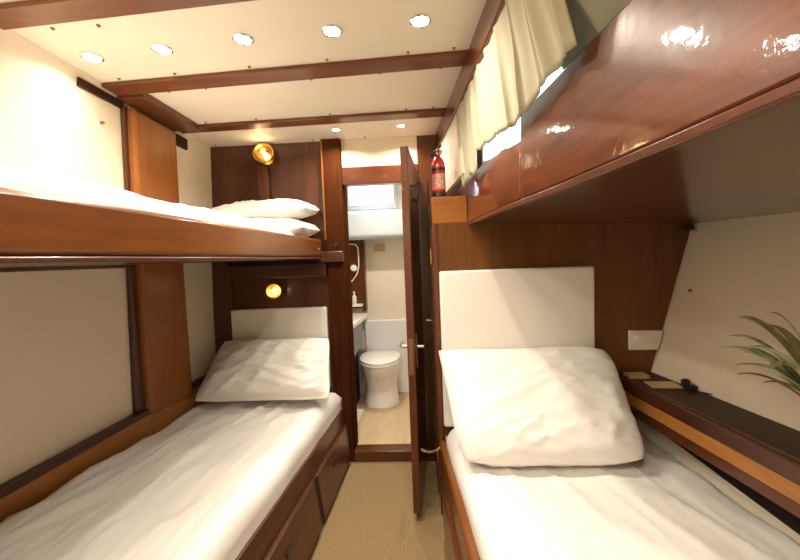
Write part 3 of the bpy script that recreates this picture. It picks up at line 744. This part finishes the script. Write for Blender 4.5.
MB().loops([sect(tx, TY, .176, .264, .205, HF + .406), sect(tx, TY, .172, .268, .21, HF + .412), sect(tx, TY, .176, .264, .205, HF + .424), sect(tx, TY, .14, .22, .18, HF + .431), sect(tx, TY, .05, .08, .06, HF + .433)]).build('lid', 'ceramic', t)
t = thing('vanity', 'white pointed washbasin counter with grey side at the bathroom left', 'vanity', (-.7, 3.05, HF))
MB().add([(-.94, 2.66, .80), (-.50, 2.72, .80), (-.455, 3.35, .80), (-.94, 3.40, .80), (-.94, 2.66, .845), (-.50, 2.72, .845), (-.455, 3.35, .845), (-.94, 3.40, .845)],
         [(3, 2, 1, 0), (4, 5, 6, 7), (0, 1, 5, 4), (1, 2, 6, 5), (2, 3, 7, 6), (3, 0, 4, 7)]).build('counter', 'counter', t, bevel=.010, seg=3)
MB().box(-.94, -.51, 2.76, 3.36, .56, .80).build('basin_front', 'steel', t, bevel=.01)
MB().box(-.94, -.56, 2.86, 3.36, HF, .56).build('cabinet', 'shadow_gap', t)  # near-black block paints the shade below the basin
MB().tube([(-.62, 3.25, .845), (-.62, 3.25, .93), (-.62, 3.20, .955), (-.62, 3.14, .94)], .010, 10).build('tap', 'chrome', t)
t = thing('mirror_panel', 'brown wooden panel with dark frame at the back left of the bathroom', 'panel', (-.7, 3.42, 1.2))
MB().box(-.92, -.505, 3.425, 3.499, .88, 1.51).build('board', 'bulk_z', t)
MB().box(-.505, -.470, 3.41, 3.499, .85, 1.52).box(-.92, -.505, 3.41, 3.425, 1.49, 1.52).build('frame', 'dark_z', t, bevel=.003)
MB().box(-.92, -.50, 3.34, 3.424, .905, .925).build('ledge', 'white_pl', t, bevel=.003)
t = thing('shower_head', 'white hand shower with a looping hose on the bathroom wood panel', 'shower', (-.56, 3.40, 1.25))
MB().lathe([(.008, 0), (.018, .004), (.030, .020), (.030, .028), (.004, .030)], (-.575, 3.415, 1.26), axis=(.2, -1, 0), n=20).build('head', 'hose', t)
pts = [(-.70, 3.40, 1.475), (-.62, 3.40, 1.482), (-.545, 3.40, 1.475), (-.525, 3.40, 1.44), (-.522, 3.40, 1.36), (-.525, 3.40, 1.27), (-.545, 3.40, 1.20), (-.59, 3.40, 1.14), (-.65, 3.40, 1.12), (-.72, 3.40, 1.15)]
MB().tube(pts, .006, 8).build('hose', 'hose', t)
t = thing('soap_bottle', 'white soap bottle on the bathroom ledge over the basin', 'bottle', (-.575, 3.38, .925))
MB().lathe([(.018, 0), (.020, .004), (.020, .07), (.008, .085), (.008, .10)], (-.575, 3.38, .9255), n=16).build('bottle', 'ceramic', t)
MB().lathe([(.010, .10), (.010, .115), (.003, .118)], (-.575, 3.38, .9255), n=12).build('cap', 'white_pl', t)
tag(MB().box(-.385, -.285, 3.47, 3.499, 1.405, 1.475).build('wall_box', 'tan', bevel=.004), 'small tan box high on the cream bathroom wall', 'box')
tag(MB().hexa([(-.556, 2.80, HF), (-.50, 2.80, HF), (-.478, 3.07, HF), (-.556, 3.07, HF), (-.556, 2.80, HF + .014), (-.50, 2.80, HF + .014), (-.478, 3.07, HF + .014), (-.556, 3.07, HF + .014)]).build('bath_mat', 'counter', bevel=.004), 'flat white mat on the oak bathroom floor beside the door post', 'mat')
def area(name, loc, rot, sx, sy, e, col):
    l = bpy.data.lights.new(name, 'AREA'); l.shape = 'RECTANGLE'; l.size = sx; l.size_y = sy; l.energy = e; l.color = col
    o = bpy.data.objects.new(name, l); COL.objects.link(o); o.location = loc; o.rotation_euler = rot; return o
downlight(-.30, 2.85, .027, 'unseen ceiling downlight added to light the bathroom, behind the door header', 7, 'downlight added to light the bathroom')  # lamp out of view, added to brighten the bathroom
area('skylight_daylight', (-.385, 3.46, 1.95), (math.radians(-70), 0, 0),   .4, .2, 2.5, (.80, .94, 1.0))

# ------------------------------------------------------------------ world, camera
w = bpy.data.worlds.new('world'); S.world = w; w.use_nodes = True
w.node_tree.nodes['Background'].inputs['Color'].default_value = (1, .9, .78, 1)
w.node_tree.nodes['Background'].inputs['Strength'].default_value = .05
yaw, roll, pitch = math.radians(2.5), math.radians(2.2), math.radians(3.3093)
cy, sy, cp, sp = math.cos(yaw), math.sin(yaw), math.cos(pitch), math.sin(pitch)
F = Vector((-sy * cp, cy * cp, -sp)); R0 = Vector((cy, sy, 0)); U0 = R0.cross(F)
R = R0 * math.cos(roll) - U0 * math.sin(roll); U = R0 * math.sin(roll) + U0 * math.cos(roll)
cam = bpy.data.cameras.new('camera'); co = bpy.data.objects.new('camera', cam); COL.objects.link(co)
cam.sensor_width = 36; cam.lens = 370 / 800 * 36; cam.clip_start = .02
mx = Matrix((R, U, -F)).transposed().to_4x4(); mx.translation = (0, 0, 1.33); co.matrix_world = mx
S.camera = co
S.view_settings.view_transform = 'Standard'; S.view_settings.look = 'None'; S.view_settings.gamma = 1
S.view_settings.use_curve_mapping = False
S.view_settings.exposure = 0.25
S.cycles.max_bounces = 8; S.cycles.diffuse_bounces = 5; S.cycles.glossy_bounces = 4
S.cycles.sample_clamp_indirect = 4
S.cycles.use_denoising = True
